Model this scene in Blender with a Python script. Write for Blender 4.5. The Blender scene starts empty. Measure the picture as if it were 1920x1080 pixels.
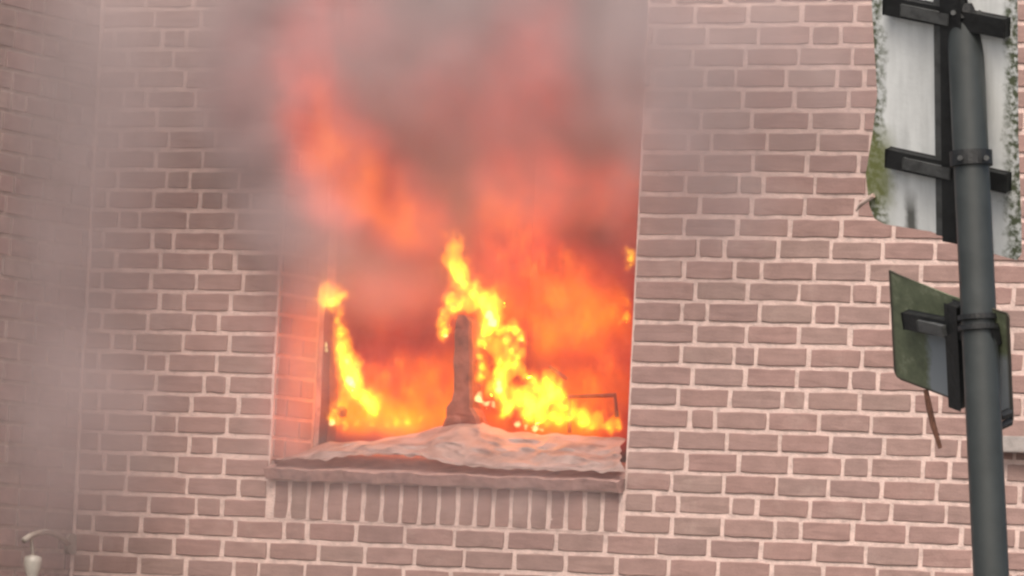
import bpy, bmesh, math, random
from mathutils import Vector, Matrix, noise as mnoise
R = math.radians
random.seed(11)
S = bpy.context.scene
COL = S.collection

# ------------------------------------------------------------------ camera
CAM = Vector((8.89948, -17.34093, 1.6523)); YAW, PITCH, ROLL, FPX = 0.46236, 0.06314, 0.04951, 10000.0
_f = Vector((-math.sin(YAW)*math.cos(PITCH), math.cos(YAW)*math.cos(PITCH), math.sin(PITCH)))
_r = Vector((math.cos(YAW), math.sin(YAW), 0)); _u = _r.cross(_f)
RIGHT = _r*math.cos(ROLL) + _u*math.sin(ROLL); UP = -_r*math.sin(ROLL) + _u*math.cos(ROLL); FWD = _f
cd = bpy.data.cameras.new('camera'); cam = bpy.data.objects.new('camera', cd); COL.objects.link(cam)
cam.matrix_world = Matrix(((RIGHT.x, UP.x, -FWD.x, CAM.x), (RIGHT.y, UP.y, -FWD.y, CAM.y), (RIGHT.z, UP.z, -FWD.z, CAM.z), (0, 0, 0, 1)))
cd.sensor_width = 36.0; cd.lens = FPX/1920*36.0; cd.clip_start = 0.1; cd.clip_end = 3000
S.camera = cam
# ------------------------------------------------------------------ world, sun, exposure
w = bpy.data.worlds.new('World'); S.world = w; w.use_nodes = True
nt = w.node_tree; nt.nodes.clear()
wo = nt.nodes.new('ShaderNodeOutputWorld'); wb = nt.nodes.new('ShaderNodeBackground'); sk = nt.nodes.new('ShaderNodeTexSky')
sk.sky_type = 'NISHITA'; sk.sun_disc = False; sk.air_density = 1.0; sk.dust_density = 7.0; sk.ozone_density = 0.6
SUN_EL, SUN_AZ = R(52), R(162)           # azimuth measured clockwise from +Y
sk.sun_elevation = SUN_EL; sk.sun_rotation = SUN_AZ
wb.inputs['Strength'].default_value = 0.10
nt.links.new(sk.outputs[0], wb.inputs[0]); nt.links.new(wb.outputs[0], wo.inputs[0])
sd = bpy.data.lights.new('sun', 'SUN'); sun = bpy.data.objects.new('sun', sd); COL.objects.link(sun)
sd.energy = 1.3; sd.angle = R(24); sd.color = (1.0, 0.95, 0.89)
sdir = Vector((math.sin(SUN_AZ)*math.cos(SUN_EL), math.cos(SUN_AZ)*math.cos(SUN_EL), math.sin(SUN_EL)))
sun.rotation_euler = (-sdir).to_track_quat('-Z', 'Y').to_euler(); sun.location = (3, -12, 12)
S.view_settings.view_transform = 'Standard'; S.view_settings.look = 'None'
S.view_settings.exposure = 0.82; S.view_settings.gamma = 1.0; S.view_settings.use_curve_mapping = False
S.render.engine = 'CYCLES'
cy = S.cycles
cy.use_denoising = True; cy.denoiser = 'OPENIMAGEDENOISE'
cy.max_bounces = 5; cy.diffuse_bounces = 2; cy.glossy_bounces = 2; cy.transmission_bounces = 2
cy.volume_bounces = 2; cy.transparent_max_bounces = 24
cy.volume_step_rate = 2.2; cy.volume_max_steps = 256
cy.sample_clamp_indirect = 3.0; cy.filter_width = 2.5
cy.use_adaptive_sampling = True; cy.adaptive_threshold = 0.025

# ------------------------------------------------------------------ helpers
def at(px, py, Y=0.0):
    d = FWD*FPX + RIGHT*(px-960) + UP*(540-py)
    return CAM + d*((Y-CAM.y)/d.y)
def link(o, parent=None):
    COL.objects.link(o)
    if parent is not None: o.parent = parent
    return o
def empty(name, loc=(0, 0, 0)):
    o = bpy.data.objects.new(name, None); o.location = loc; o.empty_display_size = .2; link(o); return o
def tag(o, label=None, cat=None, group=None, kind=None):
    for k, v in (('label', label), ('category', cat), ('group', group), ('kind', kind)):
        if v: o[k] = v
    return o
def mesh_obj(name, bm, mat, parent=None, smooth=False):
    bmesh.ops.recalc_face_normals(bm, faces=bm.faces[:])
    me = bpy.data.meshes.new(name); bm.to_mesh(me); bm.free()
    if mat: me.materials.append(mat)
    if smooth:
        for p in me.polygons: p.use_smooth = True
    o = bpy.data.objects.new(name, me); link(o)
    if parent is not None:
        o.parent = parent
        if parent.matrix_basis != Matrix.Identity(4): o.matrix_parent_inverse = parent.matrix_basis.inverted()
    return o
def bm_box(bm, lo, hi, bevel=0.0, mat=None):
    r = bmesh.ops.create_cube(bm, size=1.0); vs = r['verts']
    for v in vs:
        v.co = Vector([(lo[i]+hi[i])/2 + v.co[i]*(hi[i]-lo[i]) for i in range(3)])
        if mat is not None: v.co = mat @ v.co
    if bevel > 0:
        es = list({e for v in vs for e in v.link_edges})
        bmesh.ops.bevel(bm, geom=es, offset=bevel, segments=2, affect='EDGES', profile=.6)
def bm_tube(bm, pts, rad, seg=12, cap=True):
    pts = [Vector(p) for p in pts]; n = len(pts)
    rads = rad if isinstance(rad, (list, tuple)) else [rad]*n
    rings = []
    prev = None
    for i, p in enumerate(pts):
        t = (pts[min(i+1, n-1)] - pts[max(i-1, 0)]).normalized()
        if prev is None:
            a = t.cross(Vector((0, 1, .13)));  a = a if a.length > 1e-4 else t.cross(Vector((1, 0, 0)))
            a.normalize()
        else:
            a = (prev - t*prev.dot(t)).normalized()
        prev = a; b = t.cross(a)
        rings.append([bm.verts.new(p + (a*math.cos(2*math.pi*k/seg) + b*math.sin(2*math.pi*k/seg))*rads[i]) for k in range(seg)])
    for i in range(n-1):
        for k in range(seg):
            bm.faces.new((rings[i][k], rings[i][(k+1) % seg], rings[i+1][(k+1) % seg], rings[i+1][k]))
    if cap:
        bm.faces.new(rings[0][::-1]); bm.faces.new(rings[-1])

# ------------------------------------------------------------------ materials
def new_mat(name):
    m = bpy.data.materials.new(name); m.use_nodes = True; t = m.node_tree; t.nodes.clear()
    return m, t
class NT:
    """tiny node-tree writer used for shader trees and geometry-node fields alike"""
    def __init__(s, t): s.t = t
    def n(s, typ, ins=None, **kw):
        x = s.t.nodes.new(typ)
        for k, v in kw.items(): setattr(x, k, v)
        for k, v in (ins or {}).items():
            if isinstance(v, bpy.types.NodeSocket): s.t.links.new(v, x.inputs[k])
            else: x.inputs[k].default_value = v
        return x
    def math(s, op, a, b=0.0, clamp=False):
        x = s.n('ShaderNodeMath', {0: a, 1: b}, operation=op); x.use_clamp = clamp; return x.outputs[0]
    def vmath(s, op, a, b=(0, 0, 0)):
        x = s.n('ShaderNodeVectorMath', {0: a, 1: b}, operation=op); return x.outputs[1] if op == 'LENGTH' else x.outputs[0]
    def ramp(s, fac, stops, interp='LINEAR'):
        x = s.n('ShaderNodeValToRGB', {0: fac}); e = x.color_ramp; e.interpolation = interp
        while len(e.elements) < len(stops): e.elements.new(.5)
        for el, (p, c) in zip(e.elements, stops): el.position = p; el.color = (*c, 1)
        return x.outputs[0]
    def mix(s, fac, a, b, blend='MIX'):
        x = s.n('ShaderNodeMix', data_type='RGBA', blend_type=blend)
        for i, v in ((0, fac), (6, a), (7, b)):
            if isinstance(v, bpy.types.NodeSocket): s.t.links.new(v, x.inputs[i])
            elif i == 0: x.inputs[i].default_value = v
            else: x.inputs[i].default_value = (*v, 1)
        return x.outputs[2]
    def noise(s, vec, scale, detail=3, rough=.55, dist=0.0):
        x = s.n('ShaderNodeTexNoise', {'Vector': vec, 'Scale': scale, 'Detail': detail, 'Roughness': rough, 'Distortion': dist})
        return x.outputs[0]
def surf(name, colour, rough=.8, scale=20.0, var=.25, bump=.15, dark=None, metallic=0.0, spec=.4, bscale=None):
    m, t = new_mat(name); q = NT(t)
    pos = q.n('ShaderNodeNewGeometry').outputs['Position']
    a = q.noise(pos, scale, 5, .6); d = dark or tuple(c*(1-var*1.6) for c in colour)
    lt = tuple(min(1, c*(1+var)) for c in colour)
    c = q.ramp(a, [(.3, d), (.52, colour), (.75, lt)])
    b = q.n('ShaderNodeBump', {'Strength': bump, 'Distance': .01, 'Height': q.noise(pos, bscale or scale*3, 4)})
    p = q.n('ShaderNodeBsdfPrincipled', {'Base Color': c, 'Roughness': rough, 'Metallic': metallic, 'Specular IOR Level': spec, 'Normal': b.outputs[0]})
    q.n('ShaderNodeOutputMaterial', {0: p.outputs[0]})
    return m
def brick_material(name, tones, seed=0.0):
    m, t = new_mat(name); q = NT(t)
    geo = q.n('ShaderNodeNewGeometry'); pos = geo.outputs['Position']
    rnd = q.math('FRACT', q.math('ADD', q.math('ADD', q.n('ShaderNodeObjectInfo').outputs['Random'], geo.outputs['Random Per Island']), seed))
    st = [(i/(len(tones)-1), c) for i, c in enumerate(tones)]
    base = q.ramp(rnd, st)
    off = q.n('ShaderNodeCombineXYZ', {0: q.math('MULTIPLY', rnd, 17.0), 1: 0.0, 2: q.math('MULTIPLY', rnd, 31.0)}).outputs[0]
    p2 = q.vmath('ADD', pos, off)
    streak = q.noise(q.vmath('MULTIPLY', p2, (7, 7, 60)), 1.0, 4, .6)
    blot = q.noise(p2, 13.0, 4, .6)
    grit = q.noise(p2, 160.0, 2, .7)
    v = q.math('ADD', q.math('ADD', q.math('MULTIPLY', streak, .34), q.math('MULTIPLY', blot, .42)), q.math('MULTIPLY', grit, .24))
    k = q.n('ShaderNodeMapRange', {0: v, 1: .3, 2: .7, 3: .74, 4: 1.24}).outputs[0]
    kc = q.n('ShaderNodeCombineXYZ', {0: k, 1: k, 2: k}).outputs[0]
    c = q.mix(1.0, base, kc, 'MULTIPLY')
    # pale lime bloom in patches
    bl = q.n('ShaderNodeMapRange', {0: q.noise(p2, 5.0, 5, .65), 1: .56, 2: .78, 3: 0.0, 4: .35}).outputs[0]
    c = q.mix(bl, c, (.46, .36, .31))
    h = q.math('ADD', q.math('MULTIPLY', streak, .5), q.math('ADD', q.math('MULTIPLY', grit, .35), q.math('MULTIPLY', blot, .5)))
    b = q.n('ShaderNodeBump', {'Strength': .55, 'Distance': .006, 'Height': h})
    p = q.n('ShaderNodeBsdfPrincipled', {'Base Color': c, 'Roughness': .9, 'Specular IOR Level': .25, 'Normal': b.outputs[0]})
    q.n('ShaderNodeOutputMaterial', {0: p.outputs[0]})
    return m
TONES = [(.315, .205, .168), (.33, .205, .17), (.31, .192, .158), (.298, .198, .165), (.325, .20, .165), (.285, .186, .157), (.318, .193, .16), (.305, .207, .17), (.335, .21, .175)]
TONES = [(r*.90, g*.93, b*1.0) for r, g, b in TONES]
M_BRICK = brick_material('brick', TONES)
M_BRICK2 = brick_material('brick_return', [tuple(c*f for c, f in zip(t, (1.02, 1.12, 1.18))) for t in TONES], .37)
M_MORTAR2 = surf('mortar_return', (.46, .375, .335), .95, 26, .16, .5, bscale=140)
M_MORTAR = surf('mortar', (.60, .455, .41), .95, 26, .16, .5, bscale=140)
M_SILL = surf('concrete_sill', (.36, .225, .20), .9, 22, .25, .5)
M_LEDGE = surf('ledge_stone', (.30, .27, .255), .85, 18, .2, .3)
M_SOOT = surf('sooty_plaster', (.10, .075, .06), .95, 6, .4, .3)
M_FRAME = surf('scorched_firelit_frame', (.22, .075, .05), .6, 16, .35, .4)  # charred tone, with the fire's red glow put into the base colour
M_FRAMEPALE = surf('pale_frame', (.62, .48, .42), .6, 14, .25, .25, dark=(.22, .13, .11))
M_MELT = surf('melted_plastic', (.56, .42, .38), .5, 9, .2, .25, dark=(.30, .20, .175), bscale=30)
M_CHAR = surf('charred', (.06, .03, .022), .85, 30, .4, .6)
M_POLE = surf('pole_paint', (.036, .042, .042), .42, 11, .18, .08, spec=.5)
M_BLACK = surf('black_bracket', (.012, .013, .0135), .5, 30, .35, .2, spec=.5)
M_STEEL = surf('bracket_steel', (.07, .073, .073), .45, 30, .3, .2, spec=.5)
M_RUST = surf('rusty_wire', (.16, .075, .05), .9, 40, .3, .3)
M_LAMPARM = surf('lamp_arm', (.30, .265, .23), .5, 20, .15, .1)
M_LAMPGLASS = surf('lamp_shade', (.37, .35, .31), .35, 12, .1, .05)
M_ASPHALT = surf('asphalt', (.05, .05, .05), .9, 3, .2, .4, bscale=200)
M_PAVE = surf('paving', (.22, .21, .20), .9, 4, .15, .3, bscale=90)
M_ROOF = surf('roof_tiles', (.14, .07, .055), .85, 8, .25, .4)

# ------------------------------------------------------------------ setting: ground, pavement, road
def slab(name, lo, hi, mat):
    bm = bmesh.new(); bm_box(bm, lo, hi); o = mesh_obj(name, bm, mat); o['kind'] = 'structure'; return o
bm = bmesh.new(); v = [bm.verts.new(c) for c in ((-900, -900, -.13), (900, -900, -.13), (900, 900, -.13), (-900, 900, -.13))]; bm.faces.new(v)
mesh_obj('ground', bm, M_ASPHALT)['kind'] = 'structure'
slab('road', (-60, -14.5, -.128), (60, -7.6, -.12), M_ASPHALT)
slab('pavement', (-60, -7.45, -.126), (60, -.02, 0.0), M_PAVE)
slab('kerb', (-60, -7.6, -.127), (60, -7.45, .004), M_LEDGE)
slab('far_pavement', (-60, -22, -.126), (60, -14.5, 0.0), M_PAVE)

# ------------------------------------------------------------------ the house
CO, Z0 = 0.0765, 2.0
WX0, WX1 = -0.712, 0.746         # window opening
WZ0, WZ1 = Z0 + CO*2.0, 4.26
CX = -1.545                      # inside corner with the projecting wall
RD = 0.33                        # reveal depth to the window frame
REC = 0.005                      # joint recess
house = empty('brick_house', (0, 0, 0))
tag(house, 'pinkish brown brick house with a burning window', 'house')
XR, ZT = 6.2, 6.4
def wall_slab(bm, x0, x1, z0, z1, y0, y1): bm_box(bm, (x0, y0, z0), (x1, y1, z1))
bm = bmesh.new()
T = 0.36
# one ring-shaped wall round the opening: front, back and the inner faces
xs = [CX, WX0, WX1, XR]; zs = [-.1, WZ0, WZ1, ZT]
for yy in (REC, T):
    g = {}
    for i, x in enumerate(xs):
        for k, z in enumerate(zs): g[i, k] = bm.verts.new((x, yy, z))
    for i in range(3):
        for k in range(3):
            if (i, k) != (1, 1): bm.faces.new((g[i, k], g[i+1, k], g[i+1, k+1], g[i, k+1]))
    if yy == REC: gf = g
def strip(a, b):
    for (p, q) in zip(a, a[1:] + a[:1]): bm.faces.new((gf[p], gf[q], g[q], g[p]))
strip([(1, 1), (2, 1), (2, 2), (1, 2)], None)
strip([(0, 0), (1, 0), (2, 0), (3, 0), (3, 1), (3, 2), (3, 3), (2, 3), (1, 3), (0, 3), (0, 2), (0, 1)], None)
wall = mesh_obj('wall', bm, M_MORTAR, house)

# brick meshes: unit front (x, z in -.5...5), uneven arrises, shared between bricks
def unit_brick(seed, w, h, depth=.045, bev=.0026, jit=.002):
    rnd = random.Random(seed); bm = bmesh.new()
    P = []
    nx = 4
    for i in range(nx+1): P.append((-.5+i/nx, -.5))
    P.append((.5, 0))
    for i in range(nx+1): P.append((.5-i/nx, .5))
    P.append((-.5, 0))
    outer, inner, back = [], [], []
    for (x, z) in P:
        jx, jz = rnd.uniform(-jit, jit), rnd.uniform(-jit, jit)
        cx = .9 if abs(x) == .5 and abs(z) == .5 else 0
        X, Z = x*w + jx - math.copysign(cx*.0012, x), z*h + jz - math.copysign(cx*.0012, z)
        ix = X - (math.copysign(bev, x) if abs(x) == .5 else 0); iz = Z - (math.copysign(bev, z) if abs(z) == .5 else 0)
        dy = rnd.uniform(-.0012, .0012)
        inner.append(bm.verts.new((ix/w, dy, iz/h)))
        outer.append(bm.verts.new((X/w, bev*.9 + dy, Z/h)))
        back.append(bm.verts.new((X/w, depth, Z/h)))
    n = len(P)
    for i in range(n):
        j = (i+1) % n
        bm.faces.new((inner[i], inner[j], outer[j], outer[i])); bm.faces.new((outer[i], outer[j], back[j], back[i]))
    bm.faces.new(inner)
    bmesh.ops.recalc_face_normals(bm, faces=bm.faces[:])
    me = bpy.data.meshes.new('brick'); bm.to_mesh(me); bm.free(); me.materials.append(M_BRICK)
    return me
ST = [unit_brick(i, .195, .066) for i in range(10)]
HD = [unit_brick(50+i, .09, .066) for i in range(6)]
# vertical joints seen in each course (pixels of the photograph, put back onto the wall plane below)
LEFTJ = {25: [205, 274, 362], 24: [197, 289, 378], 23: [215, 304, 350, 440], 22: [240, 325, 415], 21: [255, 347, 437], 20: [232, 275, 366, 455], 19: [205, 293, 385, 475],
 18: [227, 316, 404, 494], 17: [201, 291, 379, 470], 16: [220, 312, 356, 447], 15: [201, 287, 374, 420, 470], 14: [222, 262, 351, 443], 13: [194, 285, 325, 414], 12: [217, 301, 394, 439],
 11: [191, 282, 368, 455], 10: [212, 299, 345, 432], 9: [190, 276, 363, 410], 8: [210, 252, 343, 430], 7: [185, 273, 313, 405], 6: [203, 292, 382, 426], 5: [185, 271, 358, 447],
 4: [199, 287, 331, 425], 3: [185, 271, 355, 402], 2: [196, 240, 329, 419], 1: [237, 350, 446], 0: [194, 279, 367, 415]}
RIGHTJ = {25: [1262, 1360, 1458, 1556], 24: [1303, 1403, 1503, 1602], 23: [1228, 1325, 1423, 1521, 1575], 22: [1298, 1397, 1497, 1598], 21: [1224, 1322, 1378, 1474, 1570], 20: [1293, 1392, 1488, 1591],
 19: [1218, 1315, 1409, 1517, 1616], 18: [1291, 1334, 1438, 1534, 1632], 17: [1316, 1411, 1512, 1610], 16: [1286, 1385, 1431, 1527, 1625], 15: [1311, 1409, 1508, 1605], 14: [1283, 1382, 1481, 1577, 1675],
 13: [1308, 1359, 1458, 1558, 1655, 1752], 12: [1282, 1377, 1427, 1525, 1626, 1727], 11: [1303, 1401, 1498, 1597, 1647, 1746], 10: [1278, 1326, 1424, 1524, 1567, 1671, 1770], 9: [1303, 1400, 1497, 1593, 1693, 1793],
 8: [1276, 1375, 1417, 1516, 1616, 1716], 7: [1298, 1396, 1494, 1593, 1645, 1745], 6: [1271, 1368, 1466, 1511, 1610, 1711, 1763], 5: [1293, 1340, 1438, 1536, 1633, 1733], 4: [1267, 1363, 1461, 1558, 1657, 1748],
 3: [1286, 1385, 1482, 1580, 1630, 1730, 1781], 2: [1259, 1357, 1455, 1553, 1652, 1756], 1: [1224, 1271, 1370, 1418, 1518, 1619, 1669, 1774], 0: [1259, 1354, 1451, 1501, 1598, 1700, 1803]}
FULLJ = {-1: [175, 264, 349, 440, 532, 575, 667, 758, 851, 948, 1042, 1135, 1230, 1328, 1426, 1526, 1624, 1725, 1826],
 -2: [190, 235, 325, 415, 503, 596, 684, 777, 870, 964, 1060, 1156, 1252, 1346, 1446, 1543, 1645, 1747],
 -3: [170, 260, 348, 438, 484, 570, 663, 755, 844, 941, 1033, 1128, 1222, 1318, 1414, 1510, 1607, 1660, 1760, 1860],
 -4: [233, 320, 410, 500, 590, 683, 776, 870, 964, 1058, 1152, 1246, 1342, 1438, 1536, 1634, 1732]}
def row_y(k, px): return (962.5 - 37.9*k) + (px-250)/1090.0*(42.5 - 2.06*k)     # a course's bed joint in the photograph
def row_x(k, px): return at(px, row_y(k+.5, px)).x
JT = 0.0158
bricks = []                                  # x0, x1, course, in_view
def fill(xa, xb, joints):
    """joints in metres inside xa..xb, continued with whole bricks to xb"""
    js = [xa] + sorted(joints)
    while xb - js[-1] > .30: js.append(js[-1] + .204*random.choice((1, 1, 1, 1, .5)))
    js.append(xb)
    return list(zip(js, js[1:]))
XV = 2.75                                    # bricks are built one by one to here; beyond the frame the material takes over
for k in range(-4, 26):
    if k < 0: segs = [(CX+.004, XV, [row_x(k, p) for p in FULLJ[k]])]
    else: segs = [(CX+.004, WX0, [row_x(k, p) for p in LEFTJ[k]]), (WX1, XV, [row_x(k, p) for p in RIGHTJ[k]])]
    for xa, xb, js in segs:
        for x0, x1 in fill(xa, xb, [j for j in js if xa+.03 < j < xb-.02]):
            bricks.append((x0, x1, k))
LEDGE_X = at(1872, 835).x
def in_view(b):
    x = (b[0]+b[1])/2
    return x < at(1925, 500).x and -3 <= b[2] <= 25
def rank(b):                                 # most clearly seen bricks first
    s = (b[1]-b[0])*10
    x = (b[0]+b[1])/2
    if not in_view(b): s -= 100
    if x < -.7 and b[2] > 14: s -= 6
    if x < -1.0 and b[2] > 10: s -= 3
    if x > 1.95: s -= 4
    if x > 1.6 and b[2] > 13: s -= 8
    return -s
bricks.sort(key=rank)
def brick_xform(b):
    x0, x1, k = b; ww = (x1-x0) - JT + random.uniform(-.004, .004); hh = CO - JT + random.uniform(-.0025, .0025)
    me = random.choice(HD if ww < .13 else ST)
    loc = Vector(((x0+x1)/2 + random.uniform(-.0015, .0015), random.uniform(-.0018, .0018), Z0 + (k+.5)*CO + random.uniform(-.0015, .0015)))
    return me, Matrix.LocRotScale(loc, Matrix.Rotation(random.uniform(-.006, .006), 3, 'Y'), Vector((ww, 1, hh)))
rest = bmesh.new(); n_single = 0
for b in bricks:
    if b[1]-b[0] < .035: continue
    me, mx = brick_xform(b)
    if n_single < 276 and in_view(b):
        o = bpy.data.objects.new('brick', me); o.matrix_basis = mx; link(o, wall); n_single += 1
    else:
        a = len(rest.verts); rest.from_mesh(me); rest.verts.ensure_lookup_table()
        for v in rest.verts[a:]: v.co = mx @ v.co
o = mesh_obj('brickwork', rest, M_BRICK, wall); o['kind'] = 'stuff'

# brick-patterned facing for the wall beyond the frame (too far out of the picture to build singly)
m, t = new_mat('brick_facing'); q = NT(t)
pos = q.n('ShaderNodeNewGeometry').outputs['Position']
sep = q.n('ShaderNodeSeparateXYZ', {0: pos})
vec = q.n('ShaderNodeCombineXYZ', {0: sep.outputs[0], 1: q.math('SUBTRACT', sep.outputs[2], Z0)}).outputs[0]
bt = q.n('ShaderNodeTexBrick', {'Vector': vec, 'Color1': (.33, .20, .165, 1), 'Color2': (.25, .17, .145, 1), 'Mortar': (.60, .455, .41, 1), 'Scale': 1.0, 'Mortar Size': .006, 'Brick Width': .204, 'Row Height': CO})
bmp = q.n('ShaderNodeBump', {'Strength': .6, 'Distance': .006, 'Height': bt.outputs['Fac']}); bmp.invert = True
p = q.n('ShaderNodeBsdfPrincipled', {'Base Color': bt.outputs[0], 'Roughness': .9, 'Normal': bmp.outputs[0]}); q.n('ShaderNodeOutputMaterial', {0: p.outputs[0]})
M_FACING = m
bm = bmesh.new()
for lo, hi in (((XV, 0, -.1), (XR, REC-.001, ZT)), ((CX, 0, -.1), (XV-.002, REC-.001, Z0-4*CO-.002)), ((CX, 0, WZ1+.12), (XV-.002, REC-.001, ZT)),
               ((CX, 0, Z0+26*CO+.002), (WX0-.002, REC-.001, WZ1+.118)), ((WX1+.002, 0, Z0+26*CO+.002), (XV-.002, REC-.001, WZ1+.118))):
    bm_box(bm, lo, hi)
tag(mesh_obj('brick_facing', bm, M_FACING, wall), kind='stuff')
bm = bmesh.new(); bm_box(bm, (WX0-.001, -.002, WZ1+.001), (WX1+.001, REC+.02, WZ1+.119)); mesh_obj('lintel', bm, M_SILL, house)
# reveal facing: bricks on the left and right inner faces
def reveal(x, sgn):
    bm = bmesh.new()
    for k in range(2, 29):
        z0 = Z0 + k*CO + JT/2; z1 = z0 + CO - JT
        cuts = [0.012, .098, RD-.02] if k % 2 else [0.012, .2, RD-.02]
        for a, b in zip(cuts, cuts[1:]):
            bm_box(bm, (x-.004, a+JT/2, z0), (x+.004, b-JT/2, z1), .0015)
    return tag(mesh_obj('reveal_bricks', bm, M_BRICK, wall), kind='stuff')
reveal(WX0+.003, 1); reveal(WX1-.003, -1)

# projecting wall on the left, square to the main wall
ret = bmesh.new()
bm_box(ret, (-7.5, -1.55, -.1), (CX-.002, T, ZT))
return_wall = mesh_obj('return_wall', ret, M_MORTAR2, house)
rb = bmesh.new()
for k in range(-26, 57):
    y = -.004; off = random.choice((.05, .10, .15, .2))
    first = True
    while y > -1.5:
        ln = off if first else (.204 if random.random() > .2 else .102); first = False
        z0 = Z0 + k*CO + JT/2 + random.uniform(-.001, .001)
        x = CX + .005 + random.uniform(-.0015, .0015)
        bm_box(rb, (CX-.03, y-ln+JT/2, z0), (x, y-JT/2, z0+CO-JT), .0025 if -6 <= k < 30 else 0)
        y -= ln
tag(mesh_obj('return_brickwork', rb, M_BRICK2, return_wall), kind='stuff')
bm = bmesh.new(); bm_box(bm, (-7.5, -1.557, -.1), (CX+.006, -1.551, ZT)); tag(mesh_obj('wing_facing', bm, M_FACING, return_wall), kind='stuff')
# pale filled joint in the corner
bm = bmesh.new()
pts = [(CX+.006+.003*math.sin(z*7.0), -.004, z) for z in [1.4+i*.1 for i in range(32)]]
bm_tube(bm, pts, [.0085+.002*math.sin(i*2.1) for i in range(32)], 8); mesh_obj('corner_joint', bm, M_MORTAR, house)
# grey ledge beyond the post
bm = bmesh.new()
zl = at(1900, 833).z; bm_box(bm, (LEDGE_X, -.06, zl-.030), (XR, REC-.001, zl+.026), .005); mesh_obj('ledge', bm, M_LEDGE, house)

# brick-on-end course under the window
SJ = [509, 541, 576, 609, 644.5, 679, 714, 750, 785, 820.5, 855.5, 889.6, 923, 957, 991.5, 1026, 1060, 1094, 1127, 1161]
sx = [at(p, 962 + (p-509)*.045).x for p in SJ]
bm = bmesh.new(); bm_box(bm, (WX0+.001, REC-.002, Z0+.003), (WX1-.001, .05, WZ0-.001)); course = mesh_obj('sill_course', bm, M_MORTAR, house)
SD = [unit_brick(90+i, .140, .060) for i in range(6)]
for a, b in zip(sx, sx[1:]):
    o = bpy.data.objects.new('brick', random.choice(SD)); ww = b-a-JT+random.uniform(-.002, .002)
    o.matrix_basis = Matrix.LocRotScale(Vector(((a+b)/2, random.uniform(-.002, .002), (Z0+.006+WZ0)/2-.003)), Matrix.Rotation(R(90)+random.uniform(-.012, .012), 3, 'Y'), Vector((WZ0-Z0-.014, 1, ww)))
    link(o, course)
# sloping sill slab (three tile-like lengths run together by soot)
bm = bmesh.new(); n = 40; prof = []
for i in range(n+1):
    x = WX0+.004 + (WX1-WX0-.008)*i/n
    wv = .006*math.sin(i*.9)+.004*math.sin(i*2.3)
    pts = [(x, -.030+wv*.5, WZ0-.004+wv*.5), (x, -.052+wv*.5, WZ0+.034+wv*.6), (x, .10, WZ0+.075+wv*.5), (x, RD+.02, WZ0+.115), (x, RD+.02, WZ0+.004)]
    prof.append([bm.verts.new(c) for c in pts])
for a, b in zip(prof, prof[1:]):
    for j in range(5): bm.faces.new((a[j], a[(j+1) % 5], b[(j+1) % 5], b[j]))
bm.faces.new(prof[0]); bm.faces.new(prof[-1][::-1])
mesh_obj('window_sill', bm, M_SILL, house, smooth=False)

# window: what is left of the frame
FZ = WZ0 + .11
bm = bmesh.new(); fy0, fy1 = RD, RD+.07
def jamb(bm, x0, x1, z0, z1, wob=.004):
    n = 24; rings = []
    for i in range(n+1):
        z = z0+(z1-z0)*i/n; a = mnoise.noise(Vector((x0*3, z*6, 1)))*wob; b = mnoise.noise(Vector((x1*3, z*6, 4)))*wob
        rings.append([bm.verts.new(c) for c in ((x0+a, fy0+b, z), (x1+b, fy0-a, z), (x1+b, fy1, z), (x0+a, fy1, z))])
    for p, q2 in zip(rings, rings[1:]):
        for j in range(4): bm.faces.new((p[j], p[(j+1) % 4], q2[(j+1) % 4], q2[j]))
    bm.faces.new(rings[0][::-1]); bm.faces.new(rings[-1])
jamb(bm, WX0+.002, WX0+.022, FZ, WZ1)
window = mesh_obj('window', bm, M_FRAMEPALE, house)
def wpart(name, x0, x1, z0, z1, mat, wob=.006):
    bm = bmesh.new(); jamb(bm, x0, x1, z0, z1, wob); return mesh_obj(name, bm, mat, window)
wpart('sash_stile', WX0+.024, WX0+.058, FZ, at(612, 575, RD).z, M_CHAR, .01)
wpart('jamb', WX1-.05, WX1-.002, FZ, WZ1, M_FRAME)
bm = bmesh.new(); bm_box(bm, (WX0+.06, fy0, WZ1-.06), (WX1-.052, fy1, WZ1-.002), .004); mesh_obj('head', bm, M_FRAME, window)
# mullion stub, burnt through at the top, widening into the slumped heap at its foot
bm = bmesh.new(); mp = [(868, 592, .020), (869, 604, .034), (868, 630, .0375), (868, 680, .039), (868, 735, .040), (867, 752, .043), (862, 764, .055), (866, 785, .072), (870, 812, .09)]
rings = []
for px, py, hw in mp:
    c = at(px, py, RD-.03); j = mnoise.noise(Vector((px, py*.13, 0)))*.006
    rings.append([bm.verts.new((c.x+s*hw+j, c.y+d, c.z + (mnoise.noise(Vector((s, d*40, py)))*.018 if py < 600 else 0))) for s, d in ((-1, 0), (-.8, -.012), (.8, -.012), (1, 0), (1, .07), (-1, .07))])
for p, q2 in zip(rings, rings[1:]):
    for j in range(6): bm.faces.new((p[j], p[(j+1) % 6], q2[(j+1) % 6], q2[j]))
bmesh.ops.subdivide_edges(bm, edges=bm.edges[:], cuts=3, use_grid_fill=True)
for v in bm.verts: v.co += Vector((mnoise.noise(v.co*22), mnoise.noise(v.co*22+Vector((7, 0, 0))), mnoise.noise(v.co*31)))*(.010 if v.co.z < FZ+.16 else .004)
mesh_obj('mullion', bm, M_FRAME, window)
# the room behind
bm = bmesh.new(); rx0, rx1, ry0, ry1, rz0, rz1 = -1.45, 2.6, T+.002, 3.6, 1.5, 4.4
bm_box(bm, (rx0, ry0, rz0), (rx1, ry1, rz1))
ff = [f for f in bm.faces if abs(f.calc_center_median().y-ry0) < 1e-4]
bmesh.ops.delete(bm, geom=ff, context='FACES')
room = mesh_obj('room_interior', bm, M_SOOT, house)
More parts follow.
